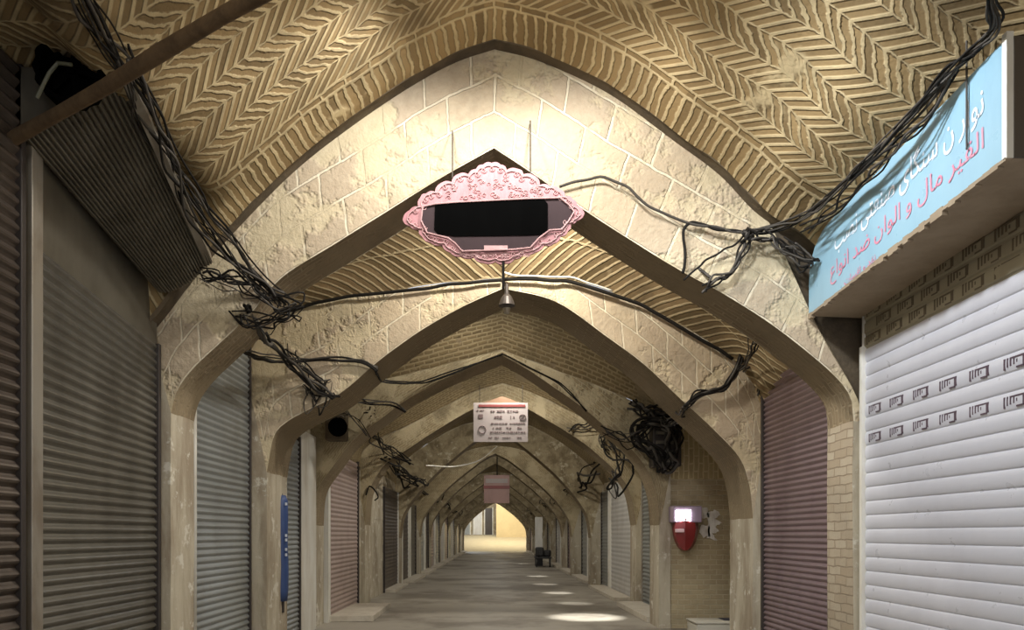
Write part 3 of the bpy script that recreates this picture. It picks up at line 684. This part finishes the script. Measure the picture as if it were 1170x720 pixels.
def shape_fa(t):
    out = []
    for wd in t.split(' '):
        g_ = []
        for i, c in enumerate(wd):
            prev = i > 0 and len(SH[wd[i-1]]) == 4; nxt = i < len(wd)-1 and len(SH[c]) == 4
            f_ = SH[c]; g_.append(chr(f_[3] if prev and nxt else f_[1] if prev else f_[2] if nxt else f_[0]))
        out.append(''.join(reversed(g_)))
    return ' '.join(reversed(out))
def text_mesh(name, body, mat, parent, origin, xdir, updir, width, height, ext_=.003, bold=.0):
    cu = bpy.data.curves.new(name, 'FONT'); cu.body = body; cu.size = 1; cu.extrude = 0; cu.offset = bold; cu.resolution_u = 3
    o = bpy.data.objects.new(name, cu); C.objects.link(o)
    dg = bpy.context.evaluated_depsgraph_get(); me = bpy.data.meshes.new_from_object(o.evaluated_get(dg)); bpy.data.objects.remove(o)
    if not me.vertices: return None
    xs = [v.co.x for v in me.vertices]; ys = [v.co.y for v in me.vertices]; x0, x1, y0, y1 = min(xs), max(xs), min(ys), max(ys)
    xd, ud = Vector(xdir).normalized(), Vector(updir).normalized(); nr = xd.cross(ud)
    for v in me.vertices:
        v.co = Vector(origin)+xd*((v.co.x-x0)/(x1-x0)*width)+ud*((v.co.y-y0)/(y1-y0)*height)+nr*ext_
    me.materials.clear(); me.materials.append(mat)
    q = bpy.data.objects.new(name, me); C.objects.link(q)
    if parent: q.parent = parent; q.matrix_parent_inverse = parent.matrix_basis.inverted()
    return q
slope = (zb0-zb1)/(yA-yB)
# reading from the lane the far end is on the viewer's left
text_mesh('white_lettering', shape_fa('نوار ن سنگای صنعتی نصب'), M_txtw, e, (2.84, 6.22, zb1+.34), (0,-1,-slope), (0,0,1), 1.9, .24, .004, .005)
text_mesh('red_lettering', shape_fa('القیر مال و الوان ضد انواع'), M_txtr, e, (2.84, 6.30, zb1+.12), (0,-1,-slope), (0,0,1), 1.98, .19, .004, .0)
text_mesh('red_lettering', shape_fa('نقد و اقساط'.replace('ق','ق').replace('ط','ت')), M_txtr, e, (2.84, 6.05, zb1+.03), (0,-1,-slope), (0,0,1), .5, .07, .004, .0)

# ------------------------------------------------------------------ ornate pink sign
D = 6.3; e = empty('ornate_sign', P(563, 240, D), 'pink scalloped ornamental sign with dark centre panel hung before the first arch', 'sign')
def px(x, y, d=D): return P(x, y, d)
out = [(460,251),(468,240),(478,236),(480,226),(487,221),(497,219),(504,209),(516,208),(523,199),(535,199),(544,193),(552,188),(562,186),(572,188),(579,194),(592,193),(598,199),(611,201),(617,211),(629,213),(640,216),(646,224),(655,228),(659,235),(668,244),(659,252),(652,255),(649,264),(641,270),(633,278),(622,280),(612,288),(598,290),(588,296),(577,301),(566,299),(552,300),(541,294),(526,293),(514,288),(505,280),(492,277),(482,270),(479,262),(468,258)]
def scallop(pts, amp=1.8, per=3):
    res = []
    for i in range(len(pts)):
        a_, b_ = Vector((*pts[i], 0)), Vector((*pts[(i+1) % len(pts)], 0)); d_ = (b_-a_); nn = Vector((d_.y, -d_.x, 0)).normalized()
        for k in range(5): t = k/5; q = a_+d_*t+nn*amp*math.sin(math.pi*t); res.append((q.x, q.y))
    return res
so = scallop(out)
m = MB().prism([px(x, y) for x, y in so], (0, .02, 0)); m.build('scroll_frame', M_pinkframe, e)
inn = [(483,236),(497,233),(520,231),(600,227),(640,226),(650,234),(656,242),(650,252),(642,262),(628,263),(616,272),(606,283),(588,285),(560,286),(528,287),(520,278),(512,272),(488,266),(481,252)]
m = MB().prism([px(x, y, D-.008) for x, y in inn], (0, .012, 0)); m.build('dark_panel', M_maroon, e)
m = MB().prism([px(x, y, D-.014) for x, y in [(497,234),(502,232),(526,231),(532,229),(615,226),(622,228),(626,233),(626,264),(620,268),(600,269),(520,270),(500,267),(496,262)]], (0, .008, 0)); m.build('added_black_plate', M_black, e)  # black plate added over the panel, not a part of the real sign
m = MB()   # raised scroll border
def loop(pts, r, y): m.tube([px(x, yy, y) for x, yy in pts+[pts[0]]], r, 6)
loop([(x, y) for x, y in inn], .007, D-.018)
cx, cy = 564, 246
loop([(cx+(x-cx)*.95, cy+(y-cy)*.93) for x, y in so], .005, D-.006)
for i, (x, y) in enumerate(out):
    qx, qy = cx+(x-cx)*.93, cy+(y-cy)*.89; rr = 3.4
    m.tube([px(qx+rr*math.cos(t*.9)*(1-t*.09), qy+rr*math.sin(t*.9)*(1-t*.09), D-.008) for t in range(10)], .0035, 5)
for k in range(70):
    t = random.random(); x = random.uniform(505, 625); top = 196+abs(x-562)*.28; y = random.uniform(top+4, 227)
    rr = random.uniform(2, 4); s0 = random.random()*6
    m.tube([px(x+rr*math.cos(s0+t_*.8)*(1-t_*.1), y+rr*.7*math.sin(s0+t_*.8)*(1-t_*.1), D-.006) for t_ in range(8)], .003, 5)
for k in range(40):
    x = random.uniform(525, 605); y = 291+random.uniform(-2, 4)-abs(x-565)*.05; rr = random.uniform(1.5, 3); s0 = random.random()*6
    m.tube([px(x+rr*math.cos(s0+t_*.8)*(1-t_*.1), y+rr*.7*math.sin(s0+t_*.8)*(1-t_*.1), D-.006) for t_ in range(8)], .003, 5)
m.build('scroll_relief', M_pinklight, e)
m = MB().box(px(553,286,D-.02), px(580,281,D-.012)); m.build('small_plate', M_pinklight, e)
for xa, ya, yb in ((517,150,204),(606,138,204)): MB().tube([P(xa,ya,6.72), px(xa,yb)], .006, 6).build('hanging_wire', M_cableg, e)
MB().tube([px(575,299), P(575,330,6.3)], .012, 8).build('lower_rod', M_cable, e)

# bell-shaped lamp hung at the second arch
e = empty('hanging_lamp', P(578, 345, 8.9), 'small dark bell-shaped lamp under the crown of the second arch', 'lamp')
c_ = P(579, 340, 9.0)
m = MB().tube([c_+Vector((0,0,.16)), c_+Vector((0,0,.04)), c_+Vector((0,0,.0)), c_+Vector((0,0,-.05)), c_+Vector((0,0,-.10))], [.02,.03,.065,.085,.10], 18, cap=True); m.build('shade', M_raildark, e, smooth=False)
MB().tube([c_+Vector((0,0,.15)), P(576,322,9.0)], .008, 6).build('stem', M_cable, e)
MB().tube([c_+Vector((0,0,-.13)), c_+Vector((0,0,-.19))], [.05,.03], 12).build('bulb', M_rail, e)

# notice board
D2 = 14.6; e = empty('notice_board', P(572, 480, D2), 'white printed notice board with dark red header hung before the fourth arch', 'sign')
MB().box(P(541,505,D2), P(603,460.5,D2+.03)).build('board', M_signwhite, e)
m = MB()
m.box(P(547,465,D2-.01), P(600,462.5,D2)); m.build('header_band', M_redsign, e)
m = MB(); rr = random.Random(3)
def words_row(x0, x1, y, h, dense=.8):
    x = x0
    while x < x1:
        wd = rr.uniform(.8, 3.2); hh = h*rr.uniform(.5, 1)
        if rr.random() < dense: m.box(P(x, y+hh/2, D2-.008), P(min(x+wd, x1), y-hh/2, D2))
        x += wd+rr.uniform(.3, .9)
words_row(561,592,470,2.4); words_row(565,588,476.8,3.2); words_row(561,600,484,1.4); words_row(561,600,489,1.6); words_row(560,600,494,1.8,.95); words_row(558,598,500,1.0,.7)
words_row(545,553,469,1.5); m.box(P(547,478,D2-.008), P(551.8,473.5,D2))
m.tube([P(551+4.2*math.cos(t*math.pi/8), 491+4.4*math.sin(t*math.pi/8), D2-.006) for t in range(17)], .008, 5)
m.tube([P(597+3.5*math.cos(t*math.pi/8), 477+3.2*math.sin(t*math.pi/8), D2-.006) for t in range(17)], .008, 5)
m.tube([P(594,480,D2-.006), P(600,474,D2-.006)], .008, 5)
m.build('printed_text', M_ink, e)
m = MB().prism([P(549,461,D2+.01), P(596,461,D2+.01), P(574,453,D2+.01)], (0,.02,0)); m.build('pediment', m_paint('pediment_brown', (.22,.13,.08)), e)
for xx in (548, 597): MB().tube([P(xx,461,D2+.01), P(xx,440,D2+.01)], .006, 6).build('hanging_wire', M_cable, e)
D3 = 24.6; e = empty('hanging_sign', P(567,560,D3), 'faded pink sign with dark red stripe hung farther down the lane', 'sign')
MB().box(P(553,575,D3), P(582,543,D3+.04)).build('board', M_pinksign, e)
MB().box(P(552.5,558.5,D3-.02), P(582.5,555,D3)).build('stripe', M_redsign, e)
MB().tube([P(568,543,D3), P(568,522,D3)], .02, 6).build('hanging_rod', M_cable, e)
MB().box(P(555,552,D3-.012), P(580,547,D3)).build('upper_lettering_band', M_signwhite, e)

# red wall unit
D4 = 12.5; e = empty('wall_telephone', P(785, 605, D4), 'red rounded wall unit with a glowing white panel on the brick recess wall', 'wall unit')
m = MB(); sec = [(769,797,596),(768,798,604),(769,797,612),(771,795,619),(774,792,625),(778,788,629)]
V = []
for x0, x1, y in [(769,798,592)]+sec:
    dp = .16*(1-max(0, (y-606))/40)
    V += [P(x0,y,D4+.2), P(x0+3,y,D4-dp*.7), P((x0+x1)/2,y,D4-dp), P(x1-3,y,D4-dp*.7), P(x1,y,D4+.2)]
n = len(V)//5; Fc = []
for j in range(n-1):
    for k in range(4): Fc.append((j*5+k, (j+1)*5+k, (j+1)*5+k+1, j*5+k+1))
Fc += [(0,1,2,3,4), tuple((n-1)*5+k for k in (4,3,2,1,0))]
m.add(V, Fc); m.build('body', M_red, e)
m = MB().box(P(769,597,D4-.14), P(796,579,D4+.2), bev=.02); m.build('head', m_paint('mauve_case', (.36,.28,.36)), e)
MB().box(P(772.5,595.5,D4-.155), P(789,583,D4-.13)).build('lit_panel', M_screen, e)
MB().box(P(772,608.5,D4-.19), P(781,604.5,D4-.13), bev=.01).build('pale_plate', m_paint('pinkish_plate', (.9,.65,.65)), e)
lamp('wall_unit_glow', tuple(P(781,589,D4-.5)), 1.6, (1,.9,1), 'POINT', size=.12)
# torn papers
def ragged(pts, d, seed):
    r_ = random.Random(seed); res = []
    for i in range(len(pts)):
        a_, b_ = pts[i], pts[(i+1) % len(pts)]
        for k in range(4): t = k/4; res.append(P(a_[0]+(b_[0]-a_[0])*t+r_.uniform(-1,1), a_[1]+(b_[1]-a_[1])*t+r_.uniform(-1,1), d))
    return res
for i, (pp, lb) in enumerate(((([(799,581),(808,580),(810,590),(802,593)]), 'small torn paper scrap beside the glowing panel'),
        ([(808,586),(817,583),(824,588),(817,593),(826,598),(817,601),(821,607),(814,610),(820,618),(808,615),(809,600)], 'tall torn white poster remnant on the brick recess wall'),
        ([(800,600),(811,601),(811,613),(804,614),(799,608)], 'greyish torn paper patch between red unit and poster remnant'))):
    tag(MB().prism(ragged(pp, 12.69, i), (0,.02,0)).build('torn_poster', M_paper), lb, 'poster')
m = MB().box(P(796,730,11.9), P(826,708,12.5), bev=.02)
e = empty('storage_box', P(811,730,12.2), 'low white box on the floor below the red wall unit', 'box')
m.build('body', M_boxwhite, e); MB().box(P(795,711,11.88), P(827,708,12.5), bev=.008).build('lid', M_boxwhite, e)
MB().box(P(827.5,740,12.1), P(833,706,12.5)).build('side_bracket', m_paint('navy', (.03,.04,.08)), e)

# dark vent on left spandrel and dark meter box on right
e = empty('ventilation_fan', P(386,488,12.4), 'square dark ventilation fan set in the wall over the third arch, left side', 'fan')
MB().box(P(371,503,12.45), P(399,472,12.75), bev=.03).build('housing', M_darkplaster, e)
m = MB().tube([P(386,488,12.44), P(386,488,12.40)], .16, 20); m.build('grille', M_black, e)
e = empty('meter_box', P(758,505,12.3), 'soot-black meter box wrapped in cables over the third arch, right side', 'box')
MB().box(P(746,533,12.35), P(773,474,12.7), bev=.02).build('body', M_raildark, e)
for yy in (482, 493, 504, 515, 525): MB().box(P(750,yy+3,12.31), P(769,yy,12.36)).build('louvre', M_housing, e)

# blue roll strapped at the second left pier
e = empty('rolled_tarpaulin', P(321,625,10.2), 'tall dark blue rolled tarpaulin strapped upright beside second left pier', 'tarpaulin')
xx = P(321,600,10.0); 
m = MB().tube([Vector((xx.x,10.0,P(0,y,10.0).z))+Vector((.006*math.sin(y),0,0)) for y in (687,675,650,620,590,572,566)], [.08,.095,.10,.095,.10,.09,.06], 14); m.build('roll', M_blue, e, smooth=True)
MB().tube([Vector((xx.x,10.0,P(0,y,10.0).z)) for y in (700,686)], .045, 10).build('post', M_raildark, e)
m = MB()
for y in (576, 612, 617, 628, 634): 
    q = P(327,y,9.92); m.box(q-Vector((.012,.01,.018)), q+Vector((.012,.01,.018)))
m.build('pale_clips', M_dot, e)
MB().tube([P(312,548,9.9), P(316,556,9.95), P(321,566,10.0)], .03, 8).build('bracket', M_cable, e)
MB().tube([P(306,545,9.6), P(314,560,9.8), P(310,590,9.75), P(313,640,9.8)], .012, 8).build('strap', M_cable, e)

# ------------------------------------------------------------------ thresholds and kerbs
def slab(pts, z, label, mat=M_slab):
    m = MB().prism([Vector((x, y, .005)) for x, y in pts], (0, 0, z)); return tag(m.build('threshold_slab', mat), label, 'step')
slab([(-3.06,13.6),(-2.25,13.7),(-2.3,16.3),(-3.06,16.2)], .10, 'pale stone step in front of the pink shutter')
slab([(3.28,13.5),(2.75,13.5),(2.72,16.7),(3.28,16.7)], .10, 'pale stone step in front of the blue-grey shutter')
slab([(3.28,17.9),(2.85,17.9),(2.8,22.4),(3.28,22.4)], .08, 'long pale stone step past the fourth arch, right row')
slab([(-3.06,20.5),(-2.75,20.5),(-2.72,23.2),(-3.06,23.2)], .08, 'grey stone step before the fifth arch, left row')
for s in (-1, 1):
    X0 = XL+.04 if s < 0 else XR-.04
    for i in range(4, 11):
        y0 = A[i]['d']+.9; y1 = A[i+1]['d']-.2
        slab([(X0, y0), (X0-s*.42, y0+.1), (X0-s*.40, y1), (X0, y1)], .09, 'stone step along the %s wall between the %s and %s arches' % (side_word(s), *ordn[i]))

# handcart parked far off
e = empty('handcart', (2.25, 36.6, 0), 'dark loaded handcart parked far down the lane, right side', 'cart')
MB().box((1.95,36.3,.42),(2.75,37.5,.52), bev=.02).build('tray', M_cart, e)
MB().box((1.98,36.4,.52),(2.38,37.2,.98), bev=.08).build('sack', M_cart, e)
MB().box((2.36,36.5,.52),(2.74,37.3,.84), bev=.08).build('sack', M_cart, e)
for x in (2.02, 2.68):
    MB().tube([(x-.03,36.6,.26),(x+.03,36.6,.26)], .26, 20).build('wheel', M_cart, e)
for x in (2.1, 2.6): MB().tube([(x,36.35,.46),(x,35.9,.75),(x,35.8,.8)], .02, 8).build('handle', M_cart, e)
m = MB().box((2.03,38.0,.6),(2.42,38.25,2.5), bev=.02)
e = empty('white_cabinet', (2.2,38.1,0), 'tall white narrow cabinet standing behind the dark handcart', 'cabinet'); m.build('body', m_paint('cabinet_white', (.7,.69,.65)), e)
MB().box((2.03,38.0,0),(2.42,38.25,.6)).build('base', M_cart, e)
MB().box((2.40,37.97,1.4),(2.38,38.0,1.7)).build('handle', M_rail, e)

# ------------------------------------------------------------------ cables
def cable(pts, r, label, group=None, mat=None, n=None, jit=0.0, name='cable', seed=0):
    r_ = random.Random(seed); q = catmull(pts, n or max(8, len(pts)*6))
    q = [p+Vector((r_.uniform(-jit,jit), r_.uniform(-jit,jit), r_.uniform(-jit,jit))) for p in q]
    if jit: q = catmull([tuple(p) for p in q[::3]], len(q))
    return tag(MB().tube(q, r, 6).build(name, mat or M_cable, None, smooth=True), label, 'cable', group)
def PP(l): return [tuple(P(*a)) for a in l]
def bundle(l, cnt, spread, r, label, group, seed=0, jit=.012):
    rg = random.Random(seed)
    for k in range(cnt):
        pts = [P(*a)+Vector((rg.uniform(-1,1), rg.uniform(-.4,.4), rg.uniform(-1,1)))*spread*(1.0 if 0 < i < len(l)-1 else .6) for i, a in enumerate(l)]
        rk, gy = r*rg.uniform(.45,1.05), rg.random() > .75
        lb = label if not gy else label.replace('black ', 'greyish ')
        cable([tuple(p) for p in pts], rk, lb, group, M_cableg if gy else M_cable, jit=jit, seed=seed*100+k)
GL = 'cables sagging along the near left vault edge'
bundle([(60,-60,3.7),(98,10,4.1),(140,75,4.5),(168,130,4.9),(190,180,5.3),(218,235,5.8),(262,290,6.35),(300,330,6.6),(322,345,6.7)], 10, .07, .010, 'black cable in the bundle sagging along the near left vault edge', GL, 1)
bundle([(140,60,4.4),(185,165,5.2),(240,250,6.0),(285,300,6.6),(330,342,6.72)], 4, .10, .010, 'thin black cable looping off the left bundle to the first arch', 'loose loops at left bundle', 2, .03)
bundle([(232,310,6.4),(262,325,6.5),(290,330,6.6),(310,345,6.65),(335,352,6.7),(300,372,6.75),(272,360,6.7)], 8, .10, .010, 'black cable in the tangle at the left haunch of the first arch', 'tangle at first left haunch', 3, .05)
bundle([(285,352,6.7),(300,385,7.4),(312,395,8.0),(340,420,8.9),(372,448,9.2),(384,455,9.25)], 5, .06, .018, 'thick black cable dropping from first to second arch, left side', 'thick cables between first and second left haunch', 4)
bundle([(275,400,7.3),(300,408,8.2),(340,411,9.1),(380,410,9.2),(415,413,9.25),(432,422,9.27)], 4, .03, .016, 'black cable running level to the second arch, left haunch', 'level cables at second left haunch', 5)
bundle([(330,400,9.1),(355,430,9.2),(375,445,9.25),(360,462,9.27),(348,440,9.22)], 7, .10, .010, 'thin cable in the tangle on the second arch, left side', 'tangle at second left haunch', 6, .06)
bundle([(384,452,9.3),(400,456,10.5),(430,460,12.0),(455,462,12.5),(463,470,12.6)], 4, .04, .016, 'black cable linking second and third arch, left side', 'cables between second and third left haunch', 7)
bundle([(430,425,9.25),(440,436,10.5),(480,438,12.4),(520,425,12.6),(574,404,12.62)], 3, .03, .014, 'black cable following the third arch to its crown, left side', 'cables on third arch left', 8, .01)
bundle([(574,404,12.62),(600,418,12.62),(640,440,12.63),(670,470,12.63)], 2, .03, .012, 'black cable following the third arch down from its crown, right side', 'cables on third arch right', 9, .01)
cable(PP([(318,358,9.25),(340,352,9.24),(390,340,9.23),(440,335,9.23),(520,325,9.23),(574,319,9.23)]), .02, 'dark cable hugging the second arch to its crown, left side', jit=.01, seed=5)
cable(PP([(576,319,9.23),(620,320,9.23),(657,323,9.23),(690,334,9.23),(730,348,9.23),(770,370,9.23),(800,387,9.23),(838,410,9.23)]), .022, 'dark cable hugging the second arch from its crown, right side', jit=.01, seed=6)
cable(PP([(574,311,9.2),(600,316,9.2),(655,318,9.2),(700,333,9.2)]), .012, 'pale grey cable just above the dark one on the second arch', mat=M_railpale, jit=.01, seed=7)
cable(PP([(640,212,6.7),(665,206,6.7),(690,203,6.7),(718,216,6.7),(745,238,6.7),(790,255,6.7),(850,266,6.65)]), .012, 'thin grey cable crossing the face of the first arch to the right', mat=M_cableg, jit=.01, seed=8)
cable(PP([(666,262,7.3),(700,272,7.3),(735,290,7.25),(780,296,6.9),(812,318,6.7)]), .014, 'grey cable behind the first arch right of the ornate sign', mat=M_cableg, jit=.01, seed=9)
cable(PP([(850,266,6.65),(820,262,6.68),(790,254,6.7),(781,262,6.7),(783,290,6.7),(779,312,6.7)]), .014, 'black cable looping square on the first arch, right side', jit=.008, seed=10)
cable(PP([(855,262,6.65),(830,285,6.68),(800,300,6.7),(783,318,6.7)]), .010, 'slim black cable slanting across the first arch, right side', jit=.02, seed=11)
bundle([(1125,-60,3.5),(1135,0,3.9),(1138,30,4.1),(1122,52,4.25),(1084,85,4.5),(1039,133,4.85),(993,182,5.3),(957,217,5.8),(925,244,6.3),(890,260,6.6),(850,266,6.65)], 9, .035, .010, 'black cable in the bundle lying along the top of the blue sign', 'cables along the top of the blue sign', 12)
bundle([(1090,90,4.5),(1050,140,4.8),(1005,190,5.2),(960,232,5.8),(915,262,6.4)], 4, .07, .010, 'loose cable above the blue sign bundle', 'loose cables over the blue sign', 13, .03)
bundle([(858,264,6.63),(846,285,6.66),(832,310,6.68),(815,325,6.7),(806,330,6.72)], 5, .05, .013, 'black cable dropping from the right bundle to the first arch soffit', 'drops on the first arch right', 14, .02)
bundle([(850,268,6.62),(880,268,6.6),(905,290,6.55),(928,300,6.5),(900,275,6.5)], 6, .07, .010, 'black cable in the knot between first arch and blue sign', 'knot beside the blue sign', 15, .04)
bundle([(848,402,9.15),(842,425,9.2),(826,442,9.22),(800,448,9.23),(782,466,9.25)], 6, .05, .020, 'thick black cable swagged across the second arch, right side', 'swag at second right haunch', 16)
bundle([(870,360,7.4),(858,400,8.4),(848,420,9.1),(862,412,9.15),(872,430,9.2),(866,450,9.2)], 5, .06, .014, 'black cable in the knot above the mauve shutter', 'knot above the mauve shutter', 17, .03)
bundle([(782,466,9.25),(770,480,11.0),(755,478,12.3),(735,492,12.3),(720,505,12.4),(705,498,12.5),(690,492,12.6)], 7, .09, .014, 'black cable tangled around the meter box on the third arch', 'tangle at third right haunch', 18, .07)
bundle([(722,462,12.55),(740,470,12.4),(765,478,12.2),(772,500,12.2),(760,530,12.3),(748,512,12.2),(730,500,12.4),(742,480,12.3),(770,488,12.2)], 9, .13, .028, 'thick black cable coiled over the meter box', 'coils over the meter box', 31, .08)
bundle([(690,500,16.6),(700,520,15),(712,535,13.6),(706,560,14.5),(700,545,16)], 5, .15, .02, 'black cable hanging between third and fourth arch, right side', 'hanging cables past third right pier', 32, .09)
bundle([(652,492,16.8),(668,488,16.8),(690,490,16.8),(688,505,16.8),(700,515,16.8)], 4, .08, .018, 'black cable tangle on the fourth arch, right side', 'tangle at fourth right haunch', 19, .07)
bundle([(425,470,12.6),(420,490,13.5),(440,510,15.5),(455,520,16.7),(470,530,16.8)], 6, .10, .018, 'black cable tangle between third and fourth arch, left side', 'tangle at fourth left haunch', 20, .06)
bundle([(440,520,16.7),(452,535,18),(470,545,21),(490,552,23.2)], 5, .16, .022, 'black cable tangle below the fourth arch, left side', 'tangle past fourth left haunch', 21, .10)
cable(PP([(487,532,17.5),(520,533,20),(548,526,23),(568,510,23.3)]), .016, 'pale sagging cable crossing beneath the fifth arch', mat=M_railpale, seed=22)
cable(PP([(418,566,16.85),(422,556,16.85),(428,560,16.8),(432,568,16.8),(428,572,16.8)]), .018, 'small loop of cable on the fourth left pier', seed=23)
bundle([(360,450,9.3),(368,475,10.5),(382,470,11.8),(400,480,12.5),(420,500,12.6)], 5, .10, .010, 'thin cable web around the square dark fan', 'cable web at square fan', 24, .06)
for i in range(4, 10):
    d = A[i]['d']
    for s in (-1, 1):
        bundle([(VX+s*2.9*F/(d-2.5), HY-1.9*F/(d-2.5), d-2.5), (VX+s*2.6*F/(d-1), HY-1.7*F/(d-1), d-1), (VX+s*2.75*F/(d+1), HY-1.5*F/(d+1), d+1.2)], 4, .28, .03,
            'dark cable hanging at the %s arch, %s side' % (ARCHN[i], side_word(s)), 'dark cables at %s arch %s' % (ARCHN[i], side_word(s)), 40+i*2+(s > 0), .12)
# vertical conduit pipes
e = tag(MB().tube([Vector((XL+.13,7.33,0)), Vector((XL+.13,7.33,2.9)), Vector((XL+.15,7.32,3.15))], .028, 10).build('conduit_pipe', M_railpale, None, smooth=True), 'cream conduit pipe running up beside the first left pier', 'pipe')
tag(MB().tube([Vector((XR-.03,6.70,0)), Vector((XR-.03,6.70,4.1))], .018, 8).build('conduit_pipe', M_railpale, None, smooth=True), 'thin pale conduit at the edge of the white shutter', 'pipe')
